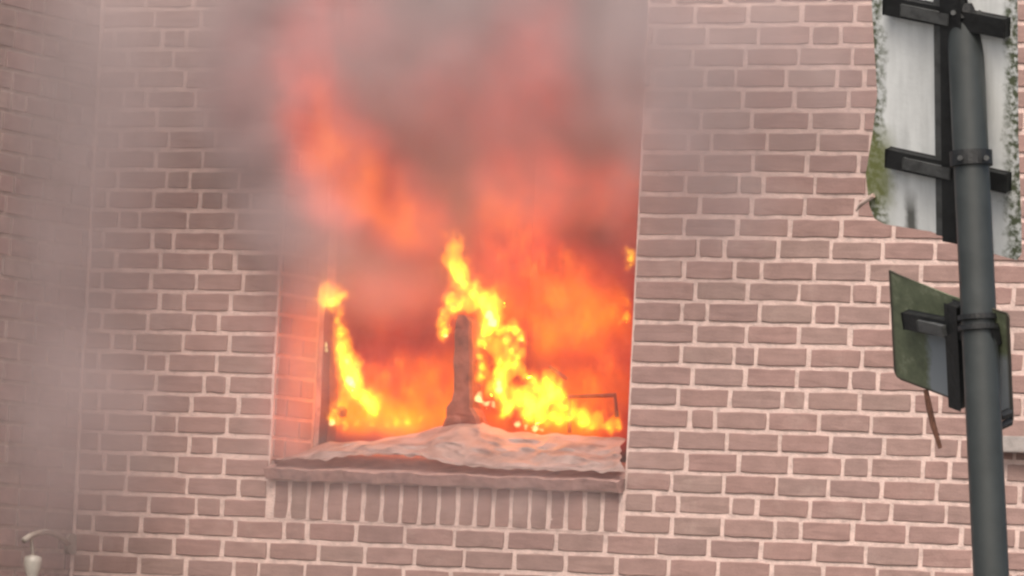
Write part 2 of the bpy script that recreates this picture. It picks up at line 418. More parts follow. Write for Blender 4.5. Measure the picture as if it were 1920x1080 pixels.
# roof above, gutter line
bm = bmesh.new(); vs = [bm.verts.new(c) for c in ((-8, -.5, ZT), (XR+.4, -.5, ZT), (XR+.4, 4, ZT+2.6), (-8, 4, ZT+2.6))]; bm.faces.new(vs)
bmesh.ops.solidify(bm, geom=bm.faces[:], thickness=.12); mesh_obj('roof', bm, M_ROOF, house)
bm = bmesh.new(); bm_box(bm, (CX-.3, 3.62, -.1), (XR, 7.5, ZT)); mesh_obj('rear_block', bm, M_FACING, house)

# ------------------------------------------------------------------ slumped plastic and debris
tops = [(517, 858), (560, 851), (590, 838), (620, 829), (660, 828), (700, 826), (745, 818), (780, 812), (815, 803), (838, 795), (866, 790), (905, 794), (935, 803), (952, 808), (990, 812), (1060, 815), (1120, 818), (1173, 822)]
bots = [(517, 862), (560, 861), (590, 862), (620, 860), (660, 854), (700, 853), (745, 851), (780, 856), (815, 862), (838, 868), (866, 874), (905, 876), (935, 879), (952, 879), (990, 881), (1060, 882), (1120, 884), (1173, 884)]
def interp(tab, x):
    for (a, ya), (b, yb) in zip(tab, tab[1:]):
        if a <= x <= b: return ya + (yb-ya)*(x-a)/(b-a)
    return tab[-1][1]
bm = bmesh.new(); nx, nv = 190, 30; grid = []
for i in range(nx+1):
    px = 517 + 656*i/nx; colv = []
    for j in range(nv+1):
        v = j/nv; py = interp(bots, px) + (interp(tops, px)-interp(bots, px))*v
        Yd = -.05 + (RD+.04)*v**1.25
        c = at(px, py, Yd)
        f1 = mnoise.noise(Vector((px*.012, v*2.5+px*.004, 3))); f2 = mnoise.noise(Vector((px*.035, v*6, 9)))
        rid = 1-abs(mnoise.noise(Vector((px*.010+v*.9, v*4.2-px*.006, 21))))*2
        rid2 = 1-abs(mnoise.noise(Vector((px*.022-v*1.3, v*9+px*.011, 5))))*2.4
        rid = rid*.8 + max(-.5, rid2)*.28
        e = math.sin(math.pi*v)**.6
        c += Vector((0, -.050*rid*e - .03*f1*e, .012*f1*e + .008*f2))
        if j == 0: c.z += .010*mnoise.noise(Vector((px*.05, 7, 1)))
        colv.append(bm.verts.new(c))
    grid.append(colv)
for a, b in zip(grid, grid[1:]):
    for j in range(nv): bm.faces.new((a[j], b[j], b[j+1], a[j+1]))
bmesh.ops.solidify(bm, geom=bm.faces[:], thickness=.008)
tag(mesh_obj('melted_sheet', bm, M_MELT, smooth=True), 'pale pink melted plastic sheet slumped along the window sill', 'plastic sheet')
# bent metal frame standing in the flames
bm = bmesh.new(); Yf = RD+.12
A = [at(*p, Yf) for p in ((1068, 812), (1068, 744), (1153, 741), (1157, 782))]
bm_tube(bm, A, .0085, 8); mf = mesh_obj('metal_frame', bm, M_CHAR)
tag(mf, 'thin dark rectangular metal frame standing in the flames', 'metal frame')
bm = bmesh.new(); bm_tube(bm, [at(1030, 688, Yf), at(1046, 700, Yf+.01), at(1064, 711, Yf+.02)], [.008, .010, .007], 8)
tag(mesh_obj('charred_stick', bm, M_CHAR), 'short charred stick slanting above the right-hand flames', 'stick')
bm = bmesh.new(); bmesh.ops.create_icosphere(bm, subdivisions=3, radius=.021)
cc = at(641, 772, RD+.05)
for v in bm.verts: v.co = v.co*(1+.35*mnoise.noise(v.co*70)) + cc
tag(mesh_obj('charred_lump', bm, M_CHAR, smooth=True), 'small round charred lump in the flames at the left jamb', 'debris')

# ------------------------------------------------------------------ fire
def emit_volume(name, colour, strength):
    m, t = new_mat(name); q = NT(t)
    e = q.n('ShaderNodeEmission', {'Color': (*colour, 1), 'Strength': strength}); q.n('ShaderNodeOutputMaterial', {1: e.outputs[0]})
    return m
M_FL1 = emit_volume('flame_orange', (1.0, .30, .012), 10.0)
M_FL2 = emit_volume('flame_yellow', (1.0, .58, .02), 17.0)
M_FL3 = emit_volume('flame_core', (1.0, .85, .34), 24.0)
fire = empty('fire', (at(860, 820, RD).x, RD, FZ))
tag(fire, 'orange and yellow fire filling the broken window opening', 'fire')
_fc = 0
TONGUES = []
def flame(mat, blobs, Y, amp=.012, scale=1.0):
    """one tongue: blobs (px, py, radius px) fused into a single licked surface"""
    global _fc; _fc += 1
    TONGUES.extend((b[0], b[1], Y, b[2], mat) for b in blobs)
    mb = bpy.data.metaballs.new('mb%dx' % _fc); mb.resolution = .016; mb.render_resolution = .016; mb.threshold = .35
    ob = bpy.data.objects.new('mb%dx' % _fc, mb); COL.objects.link(ob)
    for i, b in enumerate(blobs):
        e = mb.elements.new(); dy = (b[3] if len(b) > 3 else mnoise.noise(Vector((b[0]*.05, b[1]*.05, 2)))*.05)
        e.co = at(b[0], b[1], Y+dy); e.radius = b[2]/500.0*1.38*scale; e.stiffness = 1.6
    dg = bpy.context.evaluated_depsgraph_get(); dg.update()
    me = bpy.data.meshes.new_from_object(ob.evaluated_get(dg))
    bpy.data.objects.remove(ob); bpy.data.metaballs.remove(mb)
    me.name = 'flame'; me.materials.clear(); me.materials.append(mat)
    for v in me.vertices:
        c = v.co; s = Vector((c.x*34, c.y*34, c.z*20))
        d = Vector((mnoise.noise(s), mnoise.noise(s+Vector((9, 0, 0))), mnoise.noise(s+Vector((0, 0, 9)))))
        s2 = s*2.3; d += .5*Vector((mnoise.noise(s2), mnoise.noise(s2+Vector((5, 0, 0))), mnoise.noise(s2+Vector((0, 5, 0)))))
        v.co = c + d*amp*.8 + Vector((0, 0, max(0, d.z)*amp*.9))
    o = bpy.data.objects.new('flame', me); link(o, fire); o.matrix_parent_inverse = fire.matrix_basis.inverted()
    return o
YF = RD-.02
flame(M_FL2, [(599, 548, 10), (606, 560, 13), (616, 568, 14), (630, 564, 13), (642, 555, 10), (603, 533, 6), (612, 540, 6), (645, 543, 5)], YF)
flame(M_FL1, [(606, 545, 18), (626, 560, 18), (635, 590, 13), (640, 620, 14), (645, 650, 17), (650, 690, 20), (664, 720, 22), (680, 745, 20), (700, 762, 18), (640, 760, 14), (628, 785, 16)], YF+.04, .016)
flame(M_FL2, [(634, 600, 8), (638, 628, 10), (638, 655, 14), (647, 680, 16), (655, 704, 19), (660, 720, 18), (668, 738, 13), (686, 750, 13), (696, 764, 14), (704, 772, 9)], YF)
flame(M_FL3, [(650, 678, 7), (655, 714, 11), (661, 722, 9)], YF-.01, .005)
flame(M_FL3, [(612, 646, 7), (612, 656, 7)], YF-.02, .005)
flame(M_FL3, [(622, 792, 9), (632, 791, 6)], YF-.01, .006)
flame(M_FL2, [(628, 770, 7), (622, 785, 8), (645, 797, 6), (668, 799, 6), (700, 798, 5), (725, 797, 5), (742, 795, 7), (762, 793, 6), (785, 793, 5)], YF+.02, .008)
# centre
flame(M_FL1, [(852, 470, 22), (846, 490, 20), (862, 505, 22), (872, 540, 22), (850, 570, 22), (834, 600, 16), (832, 624, 14), (880, 570, 22), (900, 560, 24), (925, 570, 22)], YF+.06, .018)
flame(M_FL2, [(852, 508, 12), (860, 520, 14), (870, 532, 10)], YF, .010)
flame(M_FL2, [(838, 568, 8), (850, 582, 9), (862, 576, 9), (830, 590, 7), (830, 610, 8), (834, 626, 9)], YF-.03, .010)
flame(M_FL3, [(836, 630, 7), (833, 622, 5)], YF-.04, .004)
flame(M_FL2, [(888, 552, 11), (905, 566, 14), (918, 585, 17), (922, 606, 19), (914, 622, 14), (904, 645, 11), (899, 668, 9), (904, 690, 10), (905, 706, 9)], YF+.02, .012)
flame(M_FL3, [(918, 592, 11), (924, 606, 12)], YF, .006)
flame(M_FL2, [(936, 622, 9), (952, 618, 10), (966, 620, 11), (976, 634, 10), (946, 640, 8)], YF+.03, .011)
flame(M_FL3, [(976, 637, 6), (984, 632, 4)], YF+.02, .004)
flame(M_FL1, [(930, 650, 22), (950, 670, 22), (945, 700, 24), (970, 690, 20), (930, 730, 24), (960, 745, 26), (990, 740, 26), (1020, 735, 26), (1045, 745, 22), (1000, 775, 26), (1050, 780, 22), (1085, 780, 22), (1115, 790, 20), (1150, 795, 16)], YF+.12, .02)
flame(M_FL2, [(950, 690, 9), (940, 680, 8), (958, 684, 8), (936, 705, 11), (936, 725, 14), (940, 745, 9)], YF+.01, .010)
flame(M_FL3, [(935, 718, 8), (936, 732, 9)], YF-.01, .005)
flame(M_FL3, [(896, 748, 11), (900, 735, 7), (913, 757, 8), (924, 758, 7)], YF-.03, .007)
flame(M_FL2, [(948, 770, 11), (958, 762, 10), (942, 780, 8)], YF-.01, .009)
flame(M_FL3, [(970, 796, 9), (985, 800, 7), (1003, 803, 9), (1014, 806, 6)], YF-.02, .007)
flame(M_FL2, [(975, 752, 12), (992, 758, 15), (1004, 770, 15), (1018, 762, 15), (1032, 748, 13), (1044, 735, 10), (990, 780, 12), (1015, 785, 13), (1036, 780, 12), (1050, 790, 11), (1052, 760, 9)], YF+.05, .013)
flame(M_FL2, [(1022, 712, 10), (1030, 724, 14), (1034, 738, 12), (1050, 732, 7)], YF+.03, .009)
flame(M_FL2, [(1088, 778, 9), (1092, 795, 11), (1108, 801, 8), (1140, 803, 8), (1160, 802, 7)], YF+.08, .011)
flame(M_FL2, [(960, 655, 8), (972, 668, 9), (966, 685, 8)], YF+.05, .010)
flame(M_FL2, [(985, 705, 9), (1000, 715, 9), (1008, 730, 10)], YF+.06, .010)
flame(M_FL2, [(1056, 745, 8), (1060, 765, 10), (1066, 785, 9)], YF+.06, .010)
# scraps burning up the right-hand jamb
flame(M_FL2, [(1180, 472, 6), (1183, 486, 8), (1182, 498, 6)], YF-.06, .006)
flame(M_FL2, [(1172, 568, 5), (1176, 574, 4)], YF-.06, .004)
flame(M_FL2, [(1166, 600, 4), (1174, 600, 5)], YF-.06, .004)
flame(M_FL1, [(1164, 455, 4), (1170, 468, 5), (1177, 480, 6)], YF-.05, .004)
# the light the fire throws
for (px, py, Y, e, rad) in ((930, 660, RD+.22, 4.0, .16), (680, 700, RD+.2, 1.8, .12), (1080, 640, RD+.5, 3.0, .25)):
    ld = bpy.data.lights.new('fire_glow', 'POINT'); ld.energy = e; ld.color = (1.0, .20, .07); ld.shadow_soft_size = rad
    lo = bpy.data.objects.new('fire_glow', ld); link(lo, fire); lo.matrix_parent_inverse = fire.matrix_basis.inverted(); lo.location = at(px, py, Y)

# ------------------------------------------------------------------ smoke and smoky flame: density grids from fields
def field_volume(name, lo, hi, vox, build, mat, parent=None):
    me = bpy.data.meshes.new(name); o = bpy.data.objects.new(name, me); link(o, parent)
    if parent is not None: o.matrix_parent_inverse = parent.matrix_basis.inverted()
    g = bpy.data.node_groups.new(name + '_field', 'GeometryNodeTree')
    g.interface.new_socket('Geometry', in_out='OUTPUT', socket_type='NodeSocketGeometry')
    q = NT(g); pos = q.n('GeometryNodeInputPosition').outputs[0]
    d = build(q, pos)
    vc = q.n('GeometryNodeVolumeCube', {'Density': d, 'Background': 0.0, 'Min': lo, 'Max': hi,
        'Resolution X': int((hi[0]-lo[0])/vox)+2, 'Resolution Y': int((hi[1]-lo[1])/vox)+2, 'Resolution Z': int((hi[2]-lo[2])/vox)+2})
    sm = q.n('GeometryNodeSetMaterial', {'Geometry': vc.outputs[0], 'Material': mat})
    out = q.n('NodeGroupOutput'); g.links.new(sm.outputs[0], out.inputs[0])
    md = o.modifiers.new('field', 'NODES'); md.node_group = g
    me.materials.append(mat)
    return o
def blob_sum(q, pos, blobs, inner=.15):
    tot = None
    for (px, py, Y, rx, rz, ry, wgt) in blobs:
        c = at(px, py, Y); s = (463.0/rx, 1.0/ry, 514.0/rz)
        r = q.vmath('LENGTH', q.vmath('MULTIPLY', q.vmath('SUBTRACT', pos, c), s))
        f = q.n('ShaderNodeMapRange', {'Value': r, 1: 1.0, 2: inner, 3: 0.0, 4: wgt}, interpolation_type='SMOOTHSTEP').outputs[0]
        tot = f if tot is None else q.math('ADD', tot, f)
    return tot
def warp(q, pos, scale, amt):
    nz = q.n('ShaderNodeTexNoise', {'Vector': pos, 'Scale': scale, 'Detail': 3.0, 'Roughness': .5})
    return q.vmath('ADD', pos, q.vmath('MULTIPLY', q.vmath('SUBTRACT', nz.outputs[1], (.5, .5, .5)), (amt, amt, amt)))
# -- smoke
m, t = new_mat('smoke'); q = NT(t)
at_ = q.n('ShaderNodeAttribute', attribute_name='density')
dn = q.math('MULTIPLY', at_.outputs['Fac'], 1.0)
vs_ = q.n('ShaderNodeVolumePrincipled', {'Color': (.735, .66, .67, 1), 'Density': dn, 'Anisotropy': .1})
vs_.inputs['Density Attribute'].default_value = ''
q.n('ShaderNodeOutputMaterial', {1: vs_.outputs[0]})
M_SMOKE = m; m.cycles.volume_step_rate = 1.5
SMOKE = [  # px, py, Y, rx px, rz px, ry m, density per metre
 (500, 40, -.15, 180, 330, .20, 11.0), (485, 210, -.13, 140, 240, .18, 10.0), (535, 370, -.09, 130, 180, .15, 8.5), (590, 480, -.03, 110, 140, .13, 8.0), (630, 290, .12, 110, 260, .18, 9.0),
 (700, 60, .04, 330, 320, .32, 8.0), (960, 40, .08, 340, 300, .32, 7.0), (1110, 110, .14, 230, 240, .24, 7.0), (1200, 110, -.10, 110, 280, .14, 7.0),
 (1000, 290, .30, 300, 190, .30, 3.5), (840, 360, .22, 130, 150, .22, 4.0), (690, 520, .20, 190, 120, .2, 2.4),
 (550, 650, .06, 80, 280, .14, 6.0), (760, 450, .5, 330, 200, .35, 2.0), (1090, 400, .6, 240, 190, .3, 1.0), (960, 250, .5, 500, 240, .4, 4.0), (560, 820, -.06, 130, 100, .12, 2.2),
 (60, 180, -.45, 400, 470, .55, 2.2), (60, 700, -.45, 330, 520, .5, 2.2), (260, 60, -.3, 260, 330, .32, 2.4),
 (1270, 120, -.18, 230, 300, .22, 3.4), (1310, 340, -.15, 250, 260, .18, 1.9), (1500, 110, -.15, 300, 330, .2, 2.2), (840, 890, -.15, 520, 110, .16, 1.4),
 (400, 420, -.35, 1500, 1000, .5, .30)]
def smoke_field(q, pos):
    p = warp(q, pos, 2.2, .30)
    d = blob_sum(q, p, SMOKE)
    nz = q.noise(q.vmath('MULTIPLY', p, (1, .45, .75)), 4.2, 5, .6)
    k = q.n('ShaderNodeMapRange', {'Value': nz, 1: .34, 2: .66, 3: .6, 4: 1.35}).outputs[0]
    return q.math('MULTIPLY', d, k)
lo_s = (at(-330, 500).x, -1.05, 1.3); hi_s = (at(2250, 500).x, .95, 4.7)
smoke = field_volume('smoke', lo_s, hi_s, .040, smoke_field, M_SMOKE)
tag(smoke, 'grey smoke pouring out of the window and up the wall', 'smoke', kind='stuff')
# -- smoky red flame
m, t = new_mat('smoky_flame'); q = NT(t)
at_ = q.n('ShaderNodeAttribute', attribute_name='density')
colr = q.ramp(q.math('DIVIDE', at_.outputs['Fac'], 9.0), [(0.0, (1, .075, .055)), (.28, (1, .085, .045)), (.5, (1, .125, .018)), (1.0, (1, .22, .006))])
e = q.n('ShaderNodeEmission', {'Color': colr, 'Strength': q.math('MULTIPLY', at_.outputs['Fac'], .32)}); q.n('ShaderNodeOutputMaterial', {1: e.outputs[0]})
M_GLOW = m
GLOW = [
 (785, 430, -.12, 105, 90, .16, 3.2), (715, 390, -.18, 155, 120, .18, 3.9), (650, 325, -.24, 150, 140, .18, 3.8), (600, 235, -.24, 120, 150, .18, 2.9), (575, 130, -.26, 110, 160, .17, 1.9), (640, 20, -.26, 150, 130, .16, 1.3), (470, 120, -.28, 150, 240, .14, .7), (840, 170, -.14, 260, 230, .16, .9),
 (925, 330, .1, 80, 110, .16, 2.2), (1050, 360, .1, 190, 130, .2, 2.6), (1165, 330, .1, 60, 110, .15, 2.0), (960, 440, .15, 130, 120, .22, 3.6),
 (1010, 560, .45, 190, 170, .35, 4.6), (1110, 640, .45, 180, 190, .35, 4.4), (1060, 760, .5, 220, 110, .35, 4.2), (900, 640, .5, 130, 170, .3, 2.6),
 (740, 720, .5, 200, 120, .32, 5.0), (760, 800, .45, 260, 60, .3, 4.0), (1040, 810, .45, 240, 60, .3, 4.5), (850, 740, .5, 120, 120, .3, 3.0), (720, 770, .45, 190, 70, .25, 4.5), (700, 600, .28, 190, 150, .25, 2.0), (650, 760, .45, 130, 100, .3, 4.0), (850, 560, .4, 300, 160, .3, 1.4),
 (1010, 50, -.1, 130, 210, .16, 1.4), (1000, 210, -.04, 170, 160, .18, 1.2), (555, 680, .04, 85, 240, .14, 3.0), (1170, 430, .2, 70, 120, .2, 2.4), (1150, 540, .4, 120, 140, .3, 1.8)]
def glow_field(q, pos):
    p = warp(q, pos, 3.0, .16)
    d = blob_sum(q, p, GLOW, .1)
    nz = q.noise(q.vmath('MULTIPLY', warp(q, pos, 5.0, .2), (1.5, .3, .7)), 9.0, 6, .7)
    k = q.n('ShaderNodeMapRange', {'Value': nz, 1: .32, 2: .68, 3: .22, 4: 1.9}).outputs[0]
    return q.math('MULTIPLY', d, k)
field_volume('smoky_flame', (at(360, 500).x, -.45, 2.1), (WX1+.02, .95, 4.3), .025, glow_field, M_GLOW, fire)['kind'] = 'stuff'

# -- torn outer flame round the hot tongues
m, t = new_mat('torn_flame'); q = NT(t)
at_ = q.n('ShaderNodeAttribute', attribute_name='density')
colr = q.ramp(at_.outputs['Fac'], [(0.0, (1, .13, .012)), (.18, (1, .19, .012)), (.4, (1, .34, .012)), (.7, (1, .52, .02)), (1.0, (1, .66, .06))])
e = q.n('ShaderNodeEmission', {'Color': colr, 'Strength': q.math('MULTIPLY', at_.outputs['Fac'], 18.0)}); q.n('ShaderNodeOutputMaterial', {1: e.outputs[0]})
M_TORN = m; m.cycles.volume_step_rate = 1.2
for e_ in [(720, 725, 34), (770, 745, 34), (805, 705, 30), (750, 690, 26), (690, 700, 26), (825, 750, 30), (700, 770, 30), (760, 780, 26), (1000, 520, 42), (960, 440, 26), (1090, 540, 30), (1040, 575, 46), (1090, 640, 42), (1135, 705, 36), (975, 470, 36), (1060, 500, 32), (1145, 600, 28), (1010, 640, 34), (1100, 730, 34), (940, 500, 30)]:
    TONGUES.append((e_[0], e_[1], RD+.13, e_[2], None))
def torn_field(q, pos):
    p = warp(q, q.vmath('MULTIPLY', pos, (1, 1, 1)), 15.0, .075)
    p = warp(q, p, 42.0, .022)
    tot = None
    for (px, py, Y, r, mt) in TONGUES:
        if mt is M_FL3: continue
        k = 1.75 if mt is M_FL2 else 1.5 if mt else 1.3
        c = at(px, py-r*.45, Y); s = (463.0/(r*k), 514.0/(r*k), 514.0/(r*k*1.55))
        l = q.vmath('LENGTH', q.vmath('MULTIPLY', q.vmath('SUBTRACT', p, c), s))
        f = q.n('ShaderNodeMapRange', {'Value': l, 1: 1.0, 2: .0, 3: 0.0, 4: (1.0 if mt is M_FL2 else .42 if mt else .235)}).outputs[0]
        tot = f if tot is None else q.math('MAXIMUM', tot, f)
    st = q.noise(q.vmath('MULTIPLY', warp(q, pos, 9.0, .06), (44, 44, 15)), 1.0, 4, .62)
    k = q.n('ShaderNodeMapRange', {'Value': st, 1: .36, 2: .62, 3: -.30, 4: .28}).outputs[0]
    d = q.math('ADD', tot, q.math('MULTIPLY', k, q.math('MINIMUM', q.math('MULTIPLY', tot, 4.0), 1.0)))
    return q.n('ShaderNodeMapRange', {'Value': d, 1: .14, 2: .80, 3: 0.0, 4: 1.0}).outputs[0]
field_volume('torn_flame', (at(575, 700, RD).x, RD-.20, at(860, 832, RD).z), (at(1210, 700, RD).x, RD+.24, at(860, 385, RD).z), .0098, torn_field, M_TORN, fire)['kind'] = 'stuff'

# ------------------------------------------------------------------ sign post with the backs of two signs
YP = -6.7
p0, p1 = at(1858.5, 1080, YP), at(1806.5, 0, YP)
dirp = (p1-p0).normalized(); base = p0 - dirp*(p0.z/dirp.z); PR = .0385
bm = bmesh.new(); bm_tube(bm, [base + dirp*l for l in (0, .8, 1.6, 2.4, 3.2, 4.0)], PR, 32)
post = empty('sign_post', base); tag(post, 'dark grey round metal post leaning in front of the brick wall', 'post')
mesh_obj('pole', bm, M_POLE, post, smooth=True)
bm = bmesh.new(); bm_tube(bm, [base + dirp*4.0, base+dirp*4.02], [PR+.004, PR+.001], 32); mesh_obj('cap', bm, M_BLACK, post)
bm = bmesh.new(); bm_tube(bm, [base, base+dirp*.03], [.09, .085], 24); mesh_obj('base_plate', bm, M_BLACK, post)
SC = (at(1840, 500, YP)-CAM).dot(FWD)/FPX         # metres per photo pixel at the post
def cvec(x, y, z): return (RIGHT*x - UP*y + FWD*z)*SC      # right, down, away (photo pixels)
def plate(poly, O, U, V, N, th):
    bm = bmesh.new(); f = bm.faces.new([bm.verts.new(O + U*a + V*b) for a, b in poly])
    r = bmesh.ops.extrude_face_region(bm, geom=[f]); vs = [g for g in r['geom'] if isinstance(g, bmesh.types.BMVert)]
    for v in vs: v.co += N*th
    return bm
def sign_mat(name, white, green, amount, O, U, V, uw, vh, streak=.0):
    """weathered plate: clean field, algae and flaking toward the edges (own coordinates of the plate)"""
    m, t = new_mat(name); q = NT(t)
    pos = q.n('ShaderNodeNewGeometry').outputs['Position']; rel = q.vmath('SUBTRACT', pos, O)
    def dot(v):
        x = q.n('ShaderNodeVectorMath', {0: rel, 1: v}, operation='DOT_PRODUCT'); return x.outputs['Value']
    a = dot(U/U.length_squared); b = dot(V/V.length_squared)
    ea = q.math('MINIMUM', q.math('SUBTRACT', a, .05), q.math('SUBTRACT', .985, a))
    uv = q.n('ShaderNodeCombineXYZ', {0: q.math('MULTIPLY', a, uw), 1: q.math('MULTIPLY', b, vh), 2: 0.0}).outputs[0]
    n1 = q.noise(uv, 22.0, 5, .65); n2 = q.noise(uv, 60.0, 3, .6); n3 = q.noise(q.vmath('MULTIPLY', uv, (14, 2.5, 1)), 1.6, 3)
    edge = q.math('ADD', q.math('MULTIPLY', ea, -5.0), q.math('ADD', n1, amount))
    g = q.n('ShaderNodeMapRange', {0: edge, 1: .34, 2: .62, 3: 0.0, 4: 1.0}).outputs[0]
    fl = q.n('ShaderNodeMapRange', {0: n2, 1: .44, 2: .6, 3: 0.0, 4: 1.0}).outputs[0]
    gcol = q.mix(fl, green, tuple(x*.8 for x in white)); 
    base_ = q.mix(q.n('ShaderNodeMapRange', {0: n3, 1: .38, 2: .66, 3: 0.0, 4: .75}).outputs[0], white, tuple(x*.72 for x in white))
    c = q.mix(g, base_, gcol if streak == 0 else green)
    st = q.math('MULTIPLY', q.n('ShaderNodeMapRange', {0: q.math('ABSOLUTE', q.math('SUBTRACT', a, q.math('ADD', .27, q.math('MULTIPLY', n1, .05)))), 1: .018, 2: .05, 3: 1.0, 4: 0.0}).outputs[0], q.n('ShaderNodeMapRange', {0: b, 1: .82, 2: .93, 3: 0.0, 4: .9}).outputs[0])
    c = q.mix(st, c, (.06, .06, .05))
    mo = q.math('MULTIPLY', q.n('ShaderNodeMapRange', {0: q.math('ADD', a, q.math('MULTIPLY', n1, .12)), 1: .20, 2: .27, 3: 1.0, 4: 0.0}).outputs[0], q.n('ShaderNodeMapRange', {0: q.math('ADD', b, q.math('MULTIPLY', n1, .15)), 1: .62, 2: .76, 3: 0.0, 4: .85}).outputs[0])
    mo = q.math('MULTIPLY', mo, q.n('ShaderNodeMapRange', {0: b, 1: .86, 2: .95, 3: 1.0, 4: 0.25}).outputs[0])
    c = q.mix(mo, c, (.17, .19, .06))
    bp = q.n('ShaderNodeBump', {'Strength': .3, 'Distance': .003, 'Height': n2})
    p = q.n('ShaderNodeBsdfPrincipled', {'Base Color': c, 'Roughness': .55, 'Normal': bp.outputs[0]}); q.n('ShaderNodeOutputMaterial', {0: p.outputs[0]})
    return m
def bar(bm, a, b, w, d, N):
    """flat bar from a to b, w wide, d deep along N"""
    t = (b-a).normalized(); s = t.cross(N).normalized(); n2 = s.cross(t)
    L = (b-a).length
    mx = Matrix((( t.x, s.x, n2.x, 0), (t.y, s.y, n2.y, 0), (t.z, s.z, n2.z, 0), (0, 0, 0, 1))); mx.translation = a
    bm_box(bm, (0, -w/2, -d/2), (L, w/2, d/2), min(w, d)*.12, mx)
def strap(bm, c, hw, r):
    """clamp band round the pole at c"""
    seg = 28; a = dirp.cross(Vector((0, 1, 0))).normalized(); b = dirp.cross(a)
    loop = [(r, -hw), (r+.007, -hw), (r+.007, hw), (r, hw)]
    rings = []
    for k in range(seg):
        th = 2*math.pi*k/seg; e = a*math.cos(th)+b*math.sin(th)
        rings.append([bm.verts.new(c + e*x + dirp*z) for x, z in loop])
    for k in range(seg):
        p, q2 = rings[k], rings[(k+1) % seg]
        for j in range(4): bm.faces.new((p[j], p[(j+1) % 4], q2[(j+1) % 4], q2[j]))
def bolt(bm, c, N, r=.007, h=.012):
    bm_tube(bm, [c, c+N*h], r, 6)
def ppx(py): return 1806.5 + 52*py/1080.0
# upper sign (back of it): pole passes in front
U1 = cvec(280, 56, -190); V1 = cvec(18, 446, 0); V1 = V1 - U1*(V1.dot(U1)/U1.length_squared)*0.0
dv = -(280*18+56*446)/-190.0
V1 = cvec(18, 446, dv); N1 = U1.cross(V1).normalized(); N1 = N1 if N1.dot(FWD) > 0 else -N1       # away from the camera
TLpx = (1632-22, 430-446)
O1 = at(1760, 215, YP) + FWD*(PR+.055) - U1*.46 - V1*.5
wU, wV = U1.length, V1.length
up_sign = empty('road_sign', base + dirp*2.6)
tag(up_sign, 'tall white sign seen from behind with algae along its flaking edges', 'sign')
M_SIGN1 = sign_mat('sign_back_white', (.86, .89, .88), (.10, .12, .07), .34, O1, U1, V1, wU, wV)
poly = [(.045, -.62), (.955, -.62), (.985, -.55), (.985, .55), (1.0, .90), (1.0, 1.02), (.975, 1.05), (.72, 1.035), (.42, .995), (.12, 1.0), (.055, .985), (.02, .93), (.0, .80), (.05, .62), (.085, .45), (.06, .1), (.045, -.3)]
mesh_obj('plate', plate(poly, O1, U1, V1, N1, .004), M_SIGN1, up_sign)
bm = bmesh.new(); bar(bm, O1 + U1*.525 + V1*-.60 - N1*.012, O1 + U1*.525 + V1*.985 - N1*.012, .022, .02, N1); mesh_obj('stiffener', bm, M_STEEL, up_sign)
bm = bmesh.new(); bar(bm, O1 + U1*.61 + V1*-.60 - N1*.016, O1 + U1*.61 + V1*1.0 - N1*.016, .046, .028, N1); mesh_obj('channel', bm, M_BLACK, up_sign)
for v in (.055, .70):
    a, b = O1 + U1*.17 + V1*v - N1*.012, O1 + U1*.94 + V1*(v+.02) - N1*.012
    bm = bmesh.new(); bar(bm, a, b, .038, .022, N1); br = mesh_obj('bracket', bm, M_BLACK, up_sign)
    bm = bmesh.new(); bar(bm, a+(b-a)*.16 - N1*.013, a+(b-a)*.56 - N1*.016, .024, .012, N1); mesh_obj('clip', bm, M_STEEL, br)
    cen = (a+b)/2; l = (cen-base).dot(dirp); c = base+dirp*(l+.004)
    bm = bmesh.new(); strap(bm, c, .016, PR+.0005); mesh_obj('clamp', bm, M_BLACK, up_sign)
    bm = bmesh.new()
    for s in (-1, 1): bolt(bm, c - FWD*(PR+.004) + RIGHT*s*.028, -FWD, .006, .012)
    tag(mesh_obj('bolts', bm, M_STEEL, br), kind='stuff')
bm = bmesh.new(); bm_tube(bm, [O1 + U1*.06 + V1*.88 - N1*.006, O1 + U1*-.02 + V1*.925 - N1*.01, O1 - U1*.05 + V1*.955 - N1*.01], [.006, .005, .003], 8)
mesh_obj('edge_strip', bm, M_FRAMEPALE, up_sign)
# lower sign
dv2 = -(207*17+82*206)/-225.0
U2 = cvec(207, 82, -225); V2 = cvec(17, 206, dv2); N2 = U2.cross(V2).normalized(); N2 = N2 if N2.dot(FWD) > 0 else -N2
O2 = at(1789, 650, YP) + FWD*(PR+.062) - U2*.5 - V2*.5
low_sign = empty('road_sign', base + dirp*2.1)
tag(low_sign, 'small grey sign seen from behind, its left half green with algae', 'sign')
m, t = new_mat('sign_back_green'); q = NT(t)
pos = q.n('ShaderNodeNewGeometry').outputs['Position']; rel = q.vmath('SUBTRACT', pos, O2)
a_ = q.n('ShaderNodeVectorMath', {0: rel, 1: U2/U2.length_squared}, operation='DOT_PRODUCT').outputs['Value']
b_ = q.n('ShaderNodeVectorMath', {0: rel, 1: V2/V2.length_squared}, operation='DOT_PRODUCT').outputs['Value']
n1 = q.noise(pos, 30.0, 5, .6)
ga = q.n('ShaderNodeMapRange', {0: q.math('ADD', a_, q.math('MULTIPLY', n1, .16)), 1: .36, 2: .42, 3: 0.0, 4: 1.0}).outputs[0]
gb = q.n('ShaderNodeMapRange', {0: q.math('ADD', b_, q.math('MULTIPLY', n1, .1)), 1: .42, 2: .50, 3: 0.0, 4: 1.0}).outputs[0]
g = q.math('SUBTRACT', 1.0, q.math('MULTIPLY', ga, gb))
green = q.ramp(n1, [(.3, (.085, .10, .06)), (.55, (.135, .158, .095)), (.75, (.27, .29, .20))])
ed = q.math('SUBTRACT', .5, q.math('ABSOLUTE', q.math('SUBTRACT', a_, .5)))
